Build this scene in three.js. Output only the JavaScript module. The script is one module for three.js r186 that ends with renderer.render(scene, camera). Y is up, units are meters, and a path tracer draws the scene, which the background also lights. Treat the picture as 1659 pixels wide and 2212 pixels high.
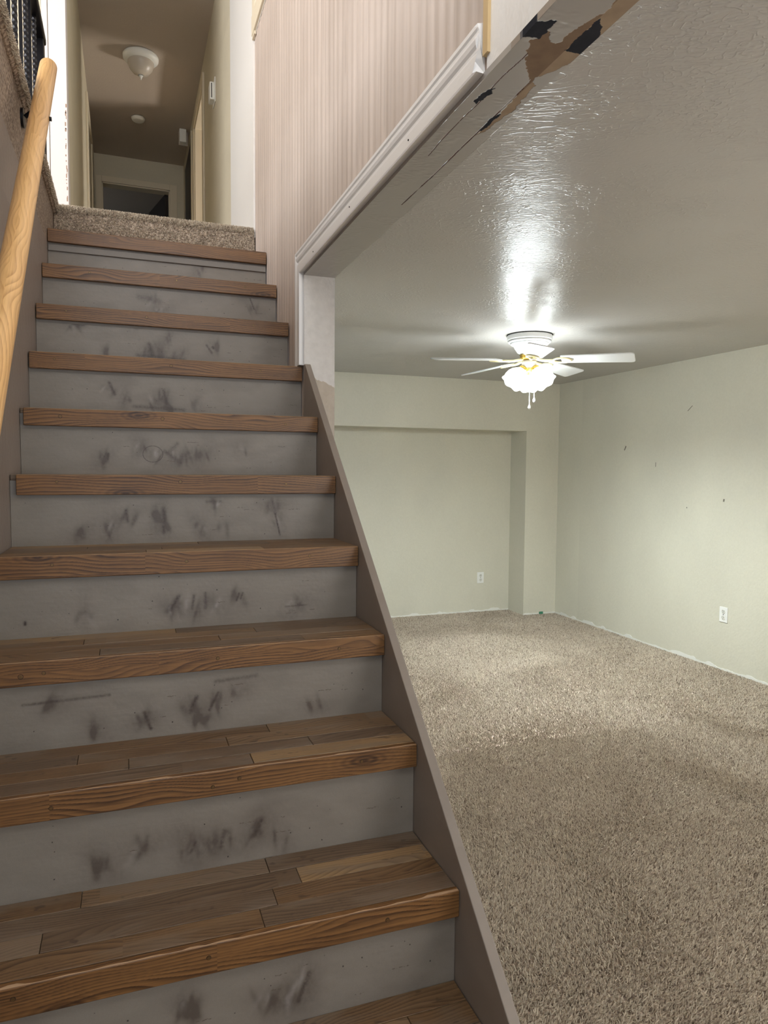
import * as THREE from 'three';
import { RoundedBoxGeometry } from 'three/addons/geometries/RoundedBoxGeometry.js';
import { mergeGeometries, mergeVertices } from 'three/addons/utils/BufferGeometryUtils.js';
import { RectAreaLightUniformsLib } from 'three/addons/lights/RectAreaLightUniformsLib.js';

// ------------------------------------------------------------------ camera, sky, sun, window light, exposure
const scene = new THREE.Scene();
const camera = new THREE.PerspectiveCamera(2 * Math.atan(1106 / 1522.77) * 180 / Math.PI, 1659 / 2212, 0.02, 60);
camera.rotation.order = 'YXZ';
camera.position.set(0.3059, 1.2534, 0.7726);
camera.rotation.set(-0.0605, -0.3489, 0.0076);
scene.add(camera);

const renderer = new THREE.WebGLRenderer({ antialias: true });
renderer.toneMapping = THREE.LinearToneMapping;
renderer.toneMappingExposure = 1.0;
renderer.shadowMap.enabled = true;
renderer.shadowMap.type = THREE.PCFSoftShadowMap;
RectAreaLightUniformsLib.init();

scene.background = new THREE.Color().setRGB(0.62, 0.78, 1.0);      // open daylight sky beyond the windows

const sun = new THREE.DirectionalLight(new THREE.Color().setRGB(1, 0.82, 0.56), 75);
sun.position.set(2.76 + 2.15, 0.05 + 3.0, -0.45 + 0.60);
sun.target.position.set(2.76, 0.05, -0.45);
sun.castShadow = true;
sun.shadow.mapSize.set(2048, 2048);
Object.assign(sun.shadow.camera, { left: -5, right: 5, top: 5, bottom: -5, near: 0.1, far: 20 });
sun.shadow.bias = -0.0005;
scene.add(sun, sun.target);

// daylight of each window: a panel of the window's size just inside its glass
function windowLight(x, y, z, nx, ny, nz, w, h, rgb, power) {
  const l = new THREE.RectAreaLight(new THREE.Color().setRGB(...rgb), power, w, h);
  l.position.set(x, y, z);
  l.lookAt(x + nx, y + ny, z + nz);
  scene.add(l);
  return l;
}
const DAY = [0.93, 0.97, 1.0];
windowLight(0.20, 3.50, 1.66, 0, 0, -1, 1.60, 1.50, DAY, 5.5);        // over the front door, facing the stairs
windowLight(-2.50, 3.55, -1.25, 1, 0, 0, 2.20, 1.60, [0.97, 0.98, 1.0], 12.0);  // living room side window
windowLight(0.46, 1.20, 1.66, 0, 0, -1, 0.66, 1.50, [0.84, 0.93, 1.0], 2.0);    // glazed front door behind the viewer
windowLight(2.40, 1.25, 1.66, 0, 0, -1, 1.50, 0.90, [1.0, 0.97, 0.94], 5.5);        // lower room, window behind the camera
windowLight(3.66, 1.33, -0.15, -1, 0, 0, 1.00, 0.72, DAY, 3.0);       // lower room, sunny side window
windowLight(3.00, 3.02, -5.45, -1, 0, 0, 0.60, 0.28, [1.0, 0.95, 0.88], 70.0);
windowLight(-1.12, 3.60, -8.80, 1, 0, 0, 0.80, 0.80, DAY, 1.6);        // bedroom past the hall   // low window of the room off the hall

// ------------------------------------------------------------------ helpers
const W = 0.9289, YC = 1.974, YF = 0.046, XR = 3.715, ZB = -4.319, YU = 4.53, FU = 2.475;
const HX0 = 0.02, HX1 = 0.925, HZ0 = -3.6, HZ1 = -7.39;
let SEED = 12345;
function rnd() { SEED |= 0; SEED = SEED + 0x6D2B79F5 | 0; let t = Math.imul(SEED ^ SEED >>> 15, 1 | SEED); t = t + Math.imul(t ^ t >>> 7, 61 | t) ^ t; return ((t ^ t >>> 14) >>> 0) / 4294967296; }
const rr = (a, b) => a + (b - a) * rnd();
function hash(ix, iy) { let h = Math.imul(ix, 374761393) + Math.imul(iy, 668265263) | 0; h = Math.imul(h ^ h >>> 13, 1274126177); return ((h ^ h >>> 16) >>> 0) / 4294967296; }
function vn(x, y) {                                                  // value noise 0..1
  const ix = Math.floor(x), iy = Math.floor(y); let fx = x - ix, fy = y - iy;
  fx = fx * fx * (3 - 2 * fx); fy = fy * fy * (3 - 2 * fy);
  const a = hash(ix, iy), b = hash(ix + 1, iy), c = hash(ix, iy + 1), d = hash(ix + 1, iy + 1);
  return a + (b - a) * fx + (c - a) * fy + (a - b - c + d) * fx * fy;
}
function fbm(x, y, o = 3) { let s = 0, a = 0.5, n = 0; for (let i = 0; i < o; i++) { s += a * vn(x, y); n += a; a *= 0.5; x = x * 2.03 + 17.1; y = y * 2.03 + 9.7; } return s / n; }
const clamp = (v, a = 0, b = 1) => Math.min(b, Math.max(a, v));
const sst = (a, b, v) => { const t = clamp((v - a) / (b - a)); return t * t * (3 - 2 * t); };
const mix3 = (a, b, t) => [a[0] + (b[0] - a[0]) * t, a[1] + (b[1] - a[1]) * t, a[2] + (b[2] - a[2]) * t];
function tex(w, h, sx, sy, fn, color = true) {                       // fn(x metres, y metres) gives [r,g,b] 0..255 or one grey value 0..1
  const data = new Uint8Array(w * h * 4);
  for (let j = 0, k = 0; j < h; j++) for (let i = 0; i < w; i++, k += 4) {
    const c = fn((i + 0.5) / w * sx, (j + 0.5) / h * sy);
    if (typeof c === 'number') data[k] = data[k + 1] = data[k + 2] = clamp(c) * 255;
    else { data[k] = clamp(c[0], 0, 255); data[k + 1] = clamp(c[1], 0, 255); data[k + 2] = clamp(c[2], 0, 255); }
    data[k + 3] = 255;
  }
  const t = new THREE.DataTexture(data, w, h, THREE.RGBAFormat);
  t.wrapS = t.wrapT = THREE.RepeatWrapping; t.magFilter = THREE.LinearFilter; t.minFilter = THREE.LinearMipmapLinearFilter; t.generateMipmaps = true;
  if (color) t.colorSpace = THREE.SRGBColorSpace;
  t.repeat.set(1 / sx, 1 / sy); t.needsUpdate = true;
  return t;
}
const bumpTex = (w, h, sx, sy, fn) => tex(w, h, sx, sy, fn, false);
const mat = (o) => { const p = { roughness: 0.7, ...o }; if (Array.isArray(p.color)) { const c = p.color; p.color = new THREE.Color(`rgb(${c[0]},${c[1]},${c[2]})`); } return new THREE.MeshPhysicalMaterial(p); };

function metricUV(g, ou = 0, ov = 0, along = 'x') {                  // texture coordinates in metres, chosen by the way each face points
  g = g.index ? g.toNonIndexed() : g;
  g.computeBoundingBox();
  const P = g.attributes.position, uv = new Float32Array(P.count * 2), a = new THREE.Vector3(), b = new THREE.Vector3(), c = new THREE.Vector3();
  for (let i = 0; i < P.count; i += 3) {
    a.fromBufferAttribute(P, i); b.fromBufferAttribute(P, i + 1); c.fromBufferAttribute(P, i + 2);
    const n = b.clone().sub(a).cross(c.clone().sub(a)), ax = Math.abs(n.x), ay = Math.abs(n.y), az = Math.abs(n.z);
    for (let k = 0; k < 3; k++) {
      const v = k === 0 ? a : k === 1 ? b : c; let u, w;
      if (along === 'x') { if (ax > ay && ax > az) { u = v.z; w = v.y; } else if (ay >= az) { u = v.x; w = v.z; } else { u = v.x; w = v.y; } }
      else { if (ax > ay && ax > az) { u = v.z; w = v.y; } else if (ay >= az) { u = v.z; w = v.x; } else { u = v.x; w = v.y; } }
      uv[(i + k) * 2] = u + ou; uv[(i + k) * 2 + 1] = w + ov;
    }
  }
  g.setAttribute('uv', new THREE.BufferAttribute(uv, 2));
  return g;
}
function bx(x0, x1, y0, y1, z0, z1, ou = 0, ov = 0, along = 'x') {
  const g = new THREE.BoxGeometry(Math.abs(x1 - x0), Math.abs(y1 - y0), Math.abs(z1 - z0));
  g.translate((x0 + x1) / 2, (y0 + y1) / 2, (z0 + z1) / 2);
  return metricUV(g, ou, ov, along);
}
function rbx(x0, x1, y0, y1, z0, z1, r = 0.002, ou = 0, ov = 0, along = 'x') {
  const g = new RoundedBoxGeometry(Math.abs(x1 - x0), Math.abs(y1 - y0), Math.abs(z1 - z0), 1, r);
  g.translate((x0 + x1) / 2, (y0 + y1) / 2, (z0 + z1) / 2);
  return metricUV(g, ou, ov, along);
}
function wallX(x0, x1, y0, y1, z0, z1, holes) {                      // wall across x with openings [y0,y1,z0,z1]
  const out = []; let z = z0;
  for (const [hy0, hy1, hz0, hz1] of holes) { if (hz0 > z) out.push(bx(x0, x1, y0, y1, z, hz0)); if (hy0 > y0) out.push(bx(x0, x1, y0, hy0, hz0, hz1)); if (hy1 < y1) out.push(bx(x0, x1, hy1, y1, hz0, hz1)); z = hz1; }
  if (z < z1) out.push(bx(x0, x1, y0, y1, z, z1));
  return out;
}
function wallZ(z0, z1, y0, y1, x0, x1, holes) {                      // wall across z with openings [y0,y1,x0,x1]
  const out = []; let x = x0;
  for (const [hy0, hy1, hx0, hx1] of holes) { if (hx0 > x) out.push(bx(x, hx0, y0, y1, z0, z1)); if (hy0 > y0) out.push(bx(hx0, hx1, y0, hy0, z0, z1)); if (hy1 < y1) out.push(bx(hx0, hx1, hy1, y1, z0, z1)); x = hx1; }
  if (x < x1) out.push(bx(x, x1, y0, y1, z0, z1));
  return out;
}
const taken = new Map();
function numbered(n) { const k = taken.get(n) || 0; taken.set(n, k + 1); return k ? `${n}_${String(k).padStart(3, '0')}` : n; }
function obj(name, gs, m, parent) {
  gs = Array.isArray(gs) ? gs : [gs];
  let g = gs[0];
  if (gs.length > 1) g = mergeGeometries(gs.map(q => { const r = q.index ? q.toNonIndexed() : q; for (const k of Object.keys(r.attributes)) if (!['position', 'normal', 'uv'].includes(k)) r.deleteAttribute(k); return r; }));
  const o = new THREE.Mesh(g, m); o.name = parent ? name : numbered(name); o.castShadow = o.receiveShadow = true;
  (parent || scene).add(o);
  return o;
}
function struct(name, gs, m, label) { const o = obj(name, gs, m); o.userData = { kind: 'structure', label, category: name.split('_')[0] }; return o; }
function thing(name, label, category, group) { const o = new THREE.Group(); o.name = numbered(name); o.userData = { label, category }; if (group) o.userData.group = group; scene.add(o); return o; }
function tag(o, label, category, group, kind) { o.userData = { label, category }; if (group) o.userData.group = group; if (kind) o.userData.kind = kind; return o; }

// ------------------------------------------------------------------ materials
console.log('textures');
const tile = (fn, sx, sy, m) => (x, y) => {                             // cross-fades the ends so that repeats do not show
  const wx = clamp(x / m), wy = clamp(y / m); let a = fn(x, y);
  if (wx < 1) a = a * wx + fn(x + sx, y) * (1 - wx);
  if (wy < 1) { let b = fn(x, y + sy); if (wx < 1) b = b * wx + fn(x + sx, y + sy) * (1 - wx); a = a * wy + b * (1 - wy); }
  return a;
};
const bCeil = bumpTex(2048, 2048, 2.2, 2.2, tile((X, Y) => {
  const x = X * 0.88 + Y * 0.47, y = Y * 0.88 - X * 0.47;              // skip-trowel plaster: fine wrinkles and grains under gloss paint
  const wx = x + 0.05 * (fbm(x * 6, y * 6, 2) - 0.5), wy = y + 0.05 * (fbm(x * 6 + 40, y * 6 + 11, 2) - 0.5);
  const n = vn(wx * 62 + 3, wy * 150), r = 1 - Math.abs(n * 2 - 1), ridge = sst(0.80, 1, r), patch = sst(0.30, 0.60, fbm(x * 5 + 9, y * 8, 2));
  const n2 = vn(wx * 26 + 31, wy * 85 + 5), ridge2 = sst(0.90, 1, 1 - Math.abs(n2 * 2 - 1)) * sst(0.45, 0.6, vn(x * 4, y * 5 + 50));
  return 0.30 + 0.28 * ridge * (0.25 + 0.75 * patch) + 0.22 * ridge2 + 0.20 * vn(x * 150, y * 260) * (0.4 + patch) + 0.08 * fbm(x * 14, y * 22, 2);
}, 2.2, 2.2, 0.12));
const bPeel = bumpTex(1024, 1024, 1.6, 1.6, tile((x, y) => 0.35 + 0.4 * fbm(x * 110, y * 110, 2) + 0.25 * fbm(x * 16, y * 24, 2), 1.6, 1.6, 0.1));
const bPlaster = bumpTex(1024, 1024, 1.2, 1.2, tile((x, y) => 0.25 + 0.45 * fbm(x * 60 + 6 * fbm(x * 7, y * 7, 2), y * 34, 2) + 0.3 * fbm(x * 190, y * 190, 2), 1.2, 1.2, 0.08));
const bBrush = bumpTex(1024, 256, 1.0, 0.25, (x, y) => 0.4 + 0.3 * fbm(x * 25, y * 160, 2) + 0.3 * fbm(x * 120, y * 120, 2));

const patchy = (base, amp, fx, fy, seed) => (x, y) => { const n = (fbm(x * fx + seed, y * fy + seed, 4) - 0.5) * amp, f = (hash(Math.floor(x * 700) + seed, Math.floor(y * 700)) - 0.5) * 4; return [base[0] + n + f, base[1] + n + f, base[2] + n * 0.9 + f]; };
const roomPaint = tex(512, 512, 4, 4, patchy([209, 205, 186], 12, 3, 1.6, 3));
const M = {
  room: mat({ map: roomPaint, bumpMap: bPeel, bumpScale: 0.0012, roughness: 0.5 }),
  ceil: mat({ color: [180, 176, 171], bumpMap: bCeil, bumpScale: 0.0020, roughness: 0.27, specularIntensity: 1 }),
  taupe: mat({ map: tex(512, 512, 2, 2, patchy([140, 128, 118], 16, 4, 2.5, 7)), bumpMap: bPlaster, bumpScale: 0.0022, roughness: 0.5 }),
  jambwhite: mat({ color: [205, 200, 195], bumpMap: bPlaster, bumpScale: 0.002, roughness: 0.35 }),
  white: mat({ color: [236, 234, 232], roughness: 0.32, bumpMap: bBrush, bumpScale: 0.0003 }),
  whitewall: mat({ color: [238, 236, 232], bumpMap: bPlaster, bumpScale: 0.0016, roughness: 0.45 }),
  hall: mat({ map: tex(512, 512, 4, 4, patchy([214, 205, 182], 14, 2, 6, 19)), bumpMap: bPeel, bumpScale: 0.0008, roughness: 0.6 }),
  hallceil: mat({ color: [190, 178, 165], bumpMap: bPeel, bumpScale: 0.0014, roughness: 0.8 }),
  teal: mat({ color: [44, 92, 98], bumpMap: bPeel, bumpScale: 0.0008, roughness: 0.8 }),
  cream: mat({ color: [226, 214, 190], roughness: 0.5 }),
  darkdoor: mat({ color: [40, 34, 32], roughness: 0.5 }),
  iron: mat({ color: [22, 21, 26], roughness: 0.35, metalness: 0.55 }),
  brass: mat({ color: [214, 178, 84], roughness: 0.25, metalness: 0.9 }),
  fanwhite: mat({ color: [232, 233, 232], roughness: 0.32 }),
  plastic: mat({ color: [234, 233, 226], roughness: 0.4 }),
  dark: mat({ color: [18, 16, 16], roughness: 0.8 }),
  ply: mat({ color: [206, 178, 132], roughness: 0.8 }),
  raw: mat({ color: [228, 226, 216], roughness: 0.85 }),
  outside: mat({ color: [120, 126, 110], roughness: 0.9 }),
  glass: mat({ color: [255, 255, 255], transmission: 1, thickness: 0, roughness: 0.02 }),
};
M.whitepink = mat({ color: [238, 232, 230], bumpMap: bPeel, bumpScale: 0.0006, roughness: 0.4 });

function oak(x, y, seed, light, dark, wear) {                        // grain runs along x
  const bend = 0.085 * (fbm(x * 2.1 + seed * 3.1, y * 7 + seed, 3) - 0.5) + 0.012 * (vn(x * 9 + seed, y * 30) - 0.5);
  const t = (y * 0.7 + bend) * 170 + 3 * vn(x * 1.1 + seed * 7, y * 4 + seed), f = t - Math.floor(t), ring = Math.pow(f, 2.2) * (1 - sst(0.93, 1, f)) * (0.25 + 1.1 * fbm(x * 3.5 + seed * 2, y * 34 + 8, 2));
  const pore = sst(0.62, 0.9, vn(x * 34 + seed, y * 1500)), fine = vn(x * 12, y * 700 + seed) - 0.5;
  let k = clamp(0.08 + 0.85 * ring + 0.30 * pore * (0.4 + ring) + 0.30 * fine + 0.35 * (fbm(x * 5 + seed, y * 16, 3) - 0.5));
  if (!wear) { const kx = (x - 0.30 - (seed % 7) * 0.08) / 0.05, ky = (y - 0.03 - (seed % 3) * 0.02) / 0.016, kd = kx * kx + ky * ky; if (kd < 4) k = clamp(k + Math.exp(-kd * 1.6) * 0.55 + 0.3 * Math.exp(-kd) * Math.sin(Math.sqrt(kd) * 14)); }
  let c = mix3(light, dark, k);
  if (wear) { const w = sst(0.42, 0.7, fbm(x * 6 + seed * 5, y * 22 + seed, 4)); c = mix3(c, wear, w * 0.55); const spot = sst(0.76, 0.84, fbm(x * 30 + seed, y * 70 + 5, 3)); c = mix3(c, [62, 48, 38], spot * 0.45); }
  return c;
}
const nosingMats = [1, 2, 3].map(s => mat({ map: tex(1024, 128, 1.024, 0.128, (x, y) => oak(x, y, s * 11.3, [134, 95, 54], [60, 37, 19])), roughness: 0.42, bumpMap: bBrush, bumpScale: 0.0003 }));
const plankBase = [[[142, 114, 84], [84, 64, 45]], [[130, 101, 70], [74, 53, 35]], [[120, 98, 76], [74, 58, 44]], [[164, 133, 95], [104, 80, 54]]];
const plankMats = plankBase.map((c, i) => mat({ map: tex(1024, 256, 1.024, 0.256, (x, y) => oak(x, y, 40 + i * 9.7, c[0], c[1], [128, 114, 100])), roughness: 0.5, bumpMap: bBrush, bumpScale: 0.0005 }));
const railMat = mat({ map: tex(1024, 256, 1.6, 0.2, (x, y) => oak(x, y * 0.55, 77, [226, 182, 122], [186, 138, 84])), roughness: 0.32 });
const panelMat = mat({ map: tex(512, 1024, 1.3, 3.4, (x, y) => {                       // whitewashed plywood, streaks run up
  const s = fbm(x * 90, y * 2.2, 3) - 0.5, b = fbm(x * 9, y * 1.2 + 4, 3) - 0.5, d = sst(0.80, 0.9, vn(x * 160 + 9, y * 3.2)) * 0.5;
  const k = 26 * s + 18 * b - 20 * d; return [196 + k, 181 + k, 170 + k];
}), roughness: 0.5 });
const bTuft = bumpTex(512, 512, 0.6, 0.6, (x, y) => fbm(x * 160, y * 160, 3));
const carpetMat = mat({ map: tex(512, 512, 0.6, 0.6, (x, y) => { const n = fbm(x * 190, y * 190, 2); return mix3([136, 121, 107], [194, 178, 160], sst(0.3, 0.7, n)); }), bumpMap: bTuft, bumpScale: 0.004, roughness: 1 });
const pileMat = mat({ color: [255, 255, 255], roughness: 1, specularIntensity: 0.2 });

// ------------------------------------------------------------------ the shell
console.log('shell');
struct('floor', bx(-0.3, XR + 0.15, YF - 0.22, YF - 0.008, ZB - 0.6, 1.9), carpetMat, 'brown speckled carpet floor of the lower room');
struct('ceiling', bx(W + 0.118, XR, YC, YC + 0.2, ZB - 0.45, 1.75), M.ceil, 'glossy grey skip trowel plaster ceiling above the lower room');
struct('wall_right', wallX(XR, XR + 0.14, YF - 0.2, YC + 0.5, ZB - 0.5, 1.75, [[0.95, 1.70, -0.68, 0.38]]), M.room, 'pale grey green wall on the right side of the lower room');
const NX = 3.405, NT = 1.577, ND = 0.25;
{
  const g = [bx(-0.12, NX, NT, YC, ZB - ND, ZB), bx(NX, XR, YF - 0.1, YC, ZB - ND, ZB), bx(-0.12, XR, YF - 0.1, YC, ZB - ND - 0.12, ZB - ND)];
  struct('wall_back', g, M.room, 'pale grey green back wall with a wide shallow recess');
}
struct('wall_left', bx(-0.12, 0, YF - 0.1, FU - 0.06, -3.2, 1.75), M.taupe, 'textured taupe wall on the left side of the stairs');
// front wall behind the camera with its windows
struct('wall_front', [...wallZ(1.75, 1.9, YF - 0.2, 2.4, -2.72, XR + 0.14, [[YF, 2.05, 0.08, 0.84], [0.80, 1.70, 1.65, 3.15]]), ...wallZ(1.75, 1.9, 2.4, YU, -2.72, XR + 0.14, [[2.75, 4.25, -0.60, 1.0]])], M.whitewall, 'white plaster wall behind the viewer with windows');
// upper storey shell
struct('floor_upper', [bx(-2.72, -0.0, 2.2, FU - 0.008, -10.2, 1.75), bx(-0.0, 4.2, 2.28, FU - 0.008, -10.2, -2.93)], carpetMat, 'carpeted floor of the upper storey');
struct('ceiling_upper', bx(-2.72, 4.2, YU, YU + 0.2, -10.2, 1.9), M.hallceil, 'dim beige ceiling of the upper hall');
struct('wall_living', wallX(-2.72, -2.6, 2.2, YU, -10.2, 1.75, [[2.75, 4.35, -2.35, -0.15]]), M.hall, 'outer wall of the upstairs living room');
struct('wall_partition', bx(-2.6, -0.102, FU - 0.05, YU, HZ0 - 0.12, HZ0), M.cream, 'cream wall seen between the iron balusters');
struct('wall_hall_left', bx(-0.1, HX0, FU - 0.05, YU, HZ1, HZ0 - 0.004), M.hall, 'cream left wall of the upper hall');
const DR = [FU + 1.865, -6.05, -5.28];                                // doorway on the right of the hall
struct('wall_hall_right', wallX(HX1, HX1 + 0.12, FU - 0.05, YU, HZ1, -3.72, [[FU - 0.05, DR[0], DR[1], DR[2]]]), M.hall, 'cream right wall of the upper hall');
const ED = [0.092, 0.778, 4.247];                                     // doorway at the end of the hall
struct('wall_hall_end', wallZ(HZ1 - 0.12, HZ1, FU - 0.05, YU, -0.1, HX1 + 0.12, [[FU - 0.05, ED[2], ED[0], ED[1]]]), M.hall, 'end wall of the upper hall around a dark doorway');
struct('wall_bedroom', [bx(-1.2, 2.4, FU - 0.05, YU, -10.1, -10.0), bx(-1.3, -1.2, FU - 0.05, YU, -10.1, HZ1 - 0.12), bx(2.4, 2.5, FU - 0.05, YU, -10.1, HZ1 - 0.12)], M.teal, 'dark teal wall of the bedroom past the hall');
struct('wall_side_room', [bx(1.05, 3.1, FU - 0.05, YU, -7.39, -7.29), bx(1.05, 3.1, FU - 0.05, YU, -3.9, -3.8), ...wallX(3.08, 3.2, FU - 0.05, YU, -7.39, -3.8, [[2.86, 3.18, -5.77, -5.13]])], M.hall, 'walls of the room off the upper hall');
struct('wall_landing', bx(W - 0.004, W + 0.12, FU - 0.05, YU, -3.72, -2.9), M.whitewall, 'bright white textured wall strip beside the landing');
// the wall between stairs and lower room: far part, header over the opening, white part near the viewer
const JZ = -1.823, PZ = -0.412;
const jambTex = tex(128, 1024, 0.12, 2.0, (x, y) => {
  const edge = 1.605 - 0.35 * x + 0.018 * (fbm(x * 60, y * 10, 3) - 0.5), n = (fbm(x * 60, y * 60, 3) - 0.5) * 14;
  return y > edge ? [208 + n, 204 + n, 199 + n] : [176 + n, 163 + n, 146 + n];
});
const header = struct('wall_stair', [bx(W + 0.008, W + 0.118, FU - 0.5, 3.40, JZ, PZ), bx(W + 0.008, W + 0.118, YF - 0.1, 3.40, -2.9, JZ - 0.003), bx(W, W + 0.118, YC + 0.006, YU, PZ, 1.75), bx(W, W + 0.118, 3.40, YU, -2.9, PZ)], M.whitewall, 'white plaster wall between the stairs and the room');
{
  const g = new THREE.PlaneGeometry(0.118, YC - YF); const uv = g.attributes.uv, P = g.attributes.position;
  for (let i = 0; i < uv.count; i++) uv.setXY(i, P.getX(i) + 0.059, P.getY(i) + (YC - YF) / 2 + YF);
  const j = obj('jamb_face', (() => { const b = bx(0, 0.118, YF, YC, -0.003, 0); return b; })(), mat({ map: jambTex, bumpMap: bPlaster, bumpScale: 0.0032, roughness: 0.34 }), header);
  j.position.set(W, 0, JZ);
}
// soffit of the header with peeled paint and loose tape
const poly = {
  tan: [[0.013, -0.29], [0.028, -0.281], [0.027, -0.257], [0.049, -0.28], [0.064, -0.281], [0.068, -0.252], [0.078, -0.201], [0.089, -0.19], [0.130, -0.20], [0.128, -0.292], [0.109, -0.349], [0.081, -0.392], [0.05, -0.363], [0.027, -0.317]],
  strip: [[0.091, -0.206], [0.080, -0.10], [0.088, 0.1], [0.13, 0.1], [0.125, -0.233]],
  seamtan: [[0.083, -0.38], [0.087, -0.445], [0.092, -0.554], [0.086, -0.63], [0.097, -0.60], [0.108, -0.50], [0.100, -0.41]],
  h1: [[-0.004, -0.242], [0.03, -0.234], [0.029, -0.282], [-0.004, -0.287]],
  h2: [[0.089, -0.204], [0.114, -0.234], [0.130, -0.28], [0.119, -0.297], [0.089, -0.299], [0.087, -0.262], [0.086, -0.235]],
  h3: [[0.018, -0.5], [0.018, -0.48], [0.028, -0.449], [0.033, -0.438], [0.036, -0.464], [0.029, -0.51]],
  h4: [[0.083, -0.545], [0.089, -0.52], [0.094, -0.535], [0.090, -0.60], [0.083, -0.60]],
};
function inside(pts, x, y) { let c = false; for (let i = 0, j = pts.length - 1; i < pts.length; j = i++) { const [xi, yi] = pts[i], [xj, yj] = pts[j]; if ((yi > y) !== (yj > y) && x < (xj - xi) * (y - yi) / (yj - yi) + xi) c = !c; } return c; }
const SL = 2.048;                                                      // stretch of soffit that is painted in detail: z -1.83 to 0.218
function soffitKind(u, v) {                                            // u along z from -1.83, v across from the stair side
  const z = u - 1.83, jx = v + 0.006 * (vn(u * 90, v * 90) - 0.5) + 0.003 * (vn(u * 260, v * 260) - 0.5), jz = z + 0.008 * (vn(u * 90 + 50, v * 90) - 0.5) + 0.004 * (vn(u * 260, v * 260 + 9) - 0.5);
  if (inside(poly.h1, jx, jz) || inside(poly.h2, jx, jz) || inside(poly.h3, jx, jz) || inside(poly.h4, jx, jz)) return 2;
  if (inside(poly.tan, jx, jz) || inside(poly.strip, jx, jz) || inside(poly.seamtan, jx, jz)) return 1;
  const s = 0.084 + 0.004 * (vn(u * 5, 3) - 0.5);
  if (z > -1.05 && z < -0.39 && Math.abs(v - s) < 0.0012 * sst(0.35, 0.6, vn(u * 20, 8)) + 0.0004) return 3;
  if (z > -0.75 && z < -0.3 && Math.abs(v - (0.03 + 0.006 * (vn(u * 12, 70) - 0.5))) < 0.0009) return 3;
  return 0;
}
const soffitMap = tex(2048, 128, SL, 0.118, (u, v) => {
  const k = soffitKind(u, v), n = (fbm(u * 40, v * 40, 3) - 0.5) * 20;
  if (k === 2) return [26 + n, 28 + n, 38 + n];
  if (k === 3) return [74, 46, 36];
  if (k === 1) return v > 0.088 ? [156 + n, 136 + n, 113 + n * 0.8] : [128 + n, 106 + n, 85 + n * 0.8];
  return [160, 155, 149];
});
const soffitBump = bumpTex(2048, 128, SL, 0.118, (u, v) => { const k = soffitKind(u, v); return k ? 0.25 + 0.05 * fbm(u * 100, v * 100, 2) : 0.5 + 0.45 * vn(u * 170, v * 90) * sst(0.4, 0.6, fbm(u * 12, v * 12, 2)); });
const soffitRough = tex(1024, 64, SL, 0.118, (u, v) => soffitKind(u, v) ? 0.97 : 0.29, false);
{
  const g = bx(0, 0.118, 0, 0.012, -1.83, 1.75); const P = g.attributes.position, uv = g.attributes.uv;
  for (let i = 0; i < P.count; i++) uv.setXY(i, Math.min(P.getZ(i) + 1.83, 4.43), P.getX(i));
  const s = obj('soffit', g, mat({ map: soffitMap, bumpMap: soffitBump, bumpScale: 0.0016, roughness: 1, roughnessMap: soffitRough }), header);
  s.position.set(W, YC - 0.006, 0);
}
{                                                                     // fluted plywood sheet
  const z0 = -2.9, z1 = PZ, ribs = Math.round((z1 - z0) / 0.05), per = 8, n = ribs * per, pos = [], uv = [], idx = [];
  for (let i = 0; i <= n; i++) {
    const z = z0 + (z1 - z0) * i / n, ph = (i % per) / per, x = W + 0.0050 - 0.0027 * (0.5 - 0.5 * Math.cos(ph * 2 * Math.PI)), yb = z < JZ - 0.02 ? 1.4 : YC + 0.004;
    pos.push(x, yb, z, x, 3.40, z); uv.push(z + 3, yb, z + 3, 3.40);
    if (i < n) { const a = i * 2; idx.push(a, a + 2, a + 1, a + 1, a + 2, a + 3); }
  }
  let g = new THREE.BufferGeometry(); g.setAttribute('position', new THREE.Float32BufferAttribute(pos, 3)); g.setAttribute('uv', new THREE.Float32BufferAttribute(uv, 2)); g.setIndex(idx.reverse()); g.computeVertexNormals();
  obj('fluted_paneling', g, panelMat, header);
  obj('raw_edge', bx(W - 0.006, W + 0.01, YC + 0.03, 3.4, PZ - 0.006, PZ + 0.012), M.ply, header);
  // top rail of the half wall with its trim
  obj('cap_board', [rbx(W - 0.012, W + 0.13, 3.405, 3.50, -2.9, -0.8, 0.004)], M.cream, header);
  obj('cap_molding', [rbx(W - 0.03, W + 0.0, 3.395, 3.47, -2.33, -0.8, 0.006)], M.cream, header);
  obj('corner_strip', [bx(W - 0.008, W + 0.002, 3.39, YU, -2.9, -2.84)], M.cream, header);
}
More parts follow.
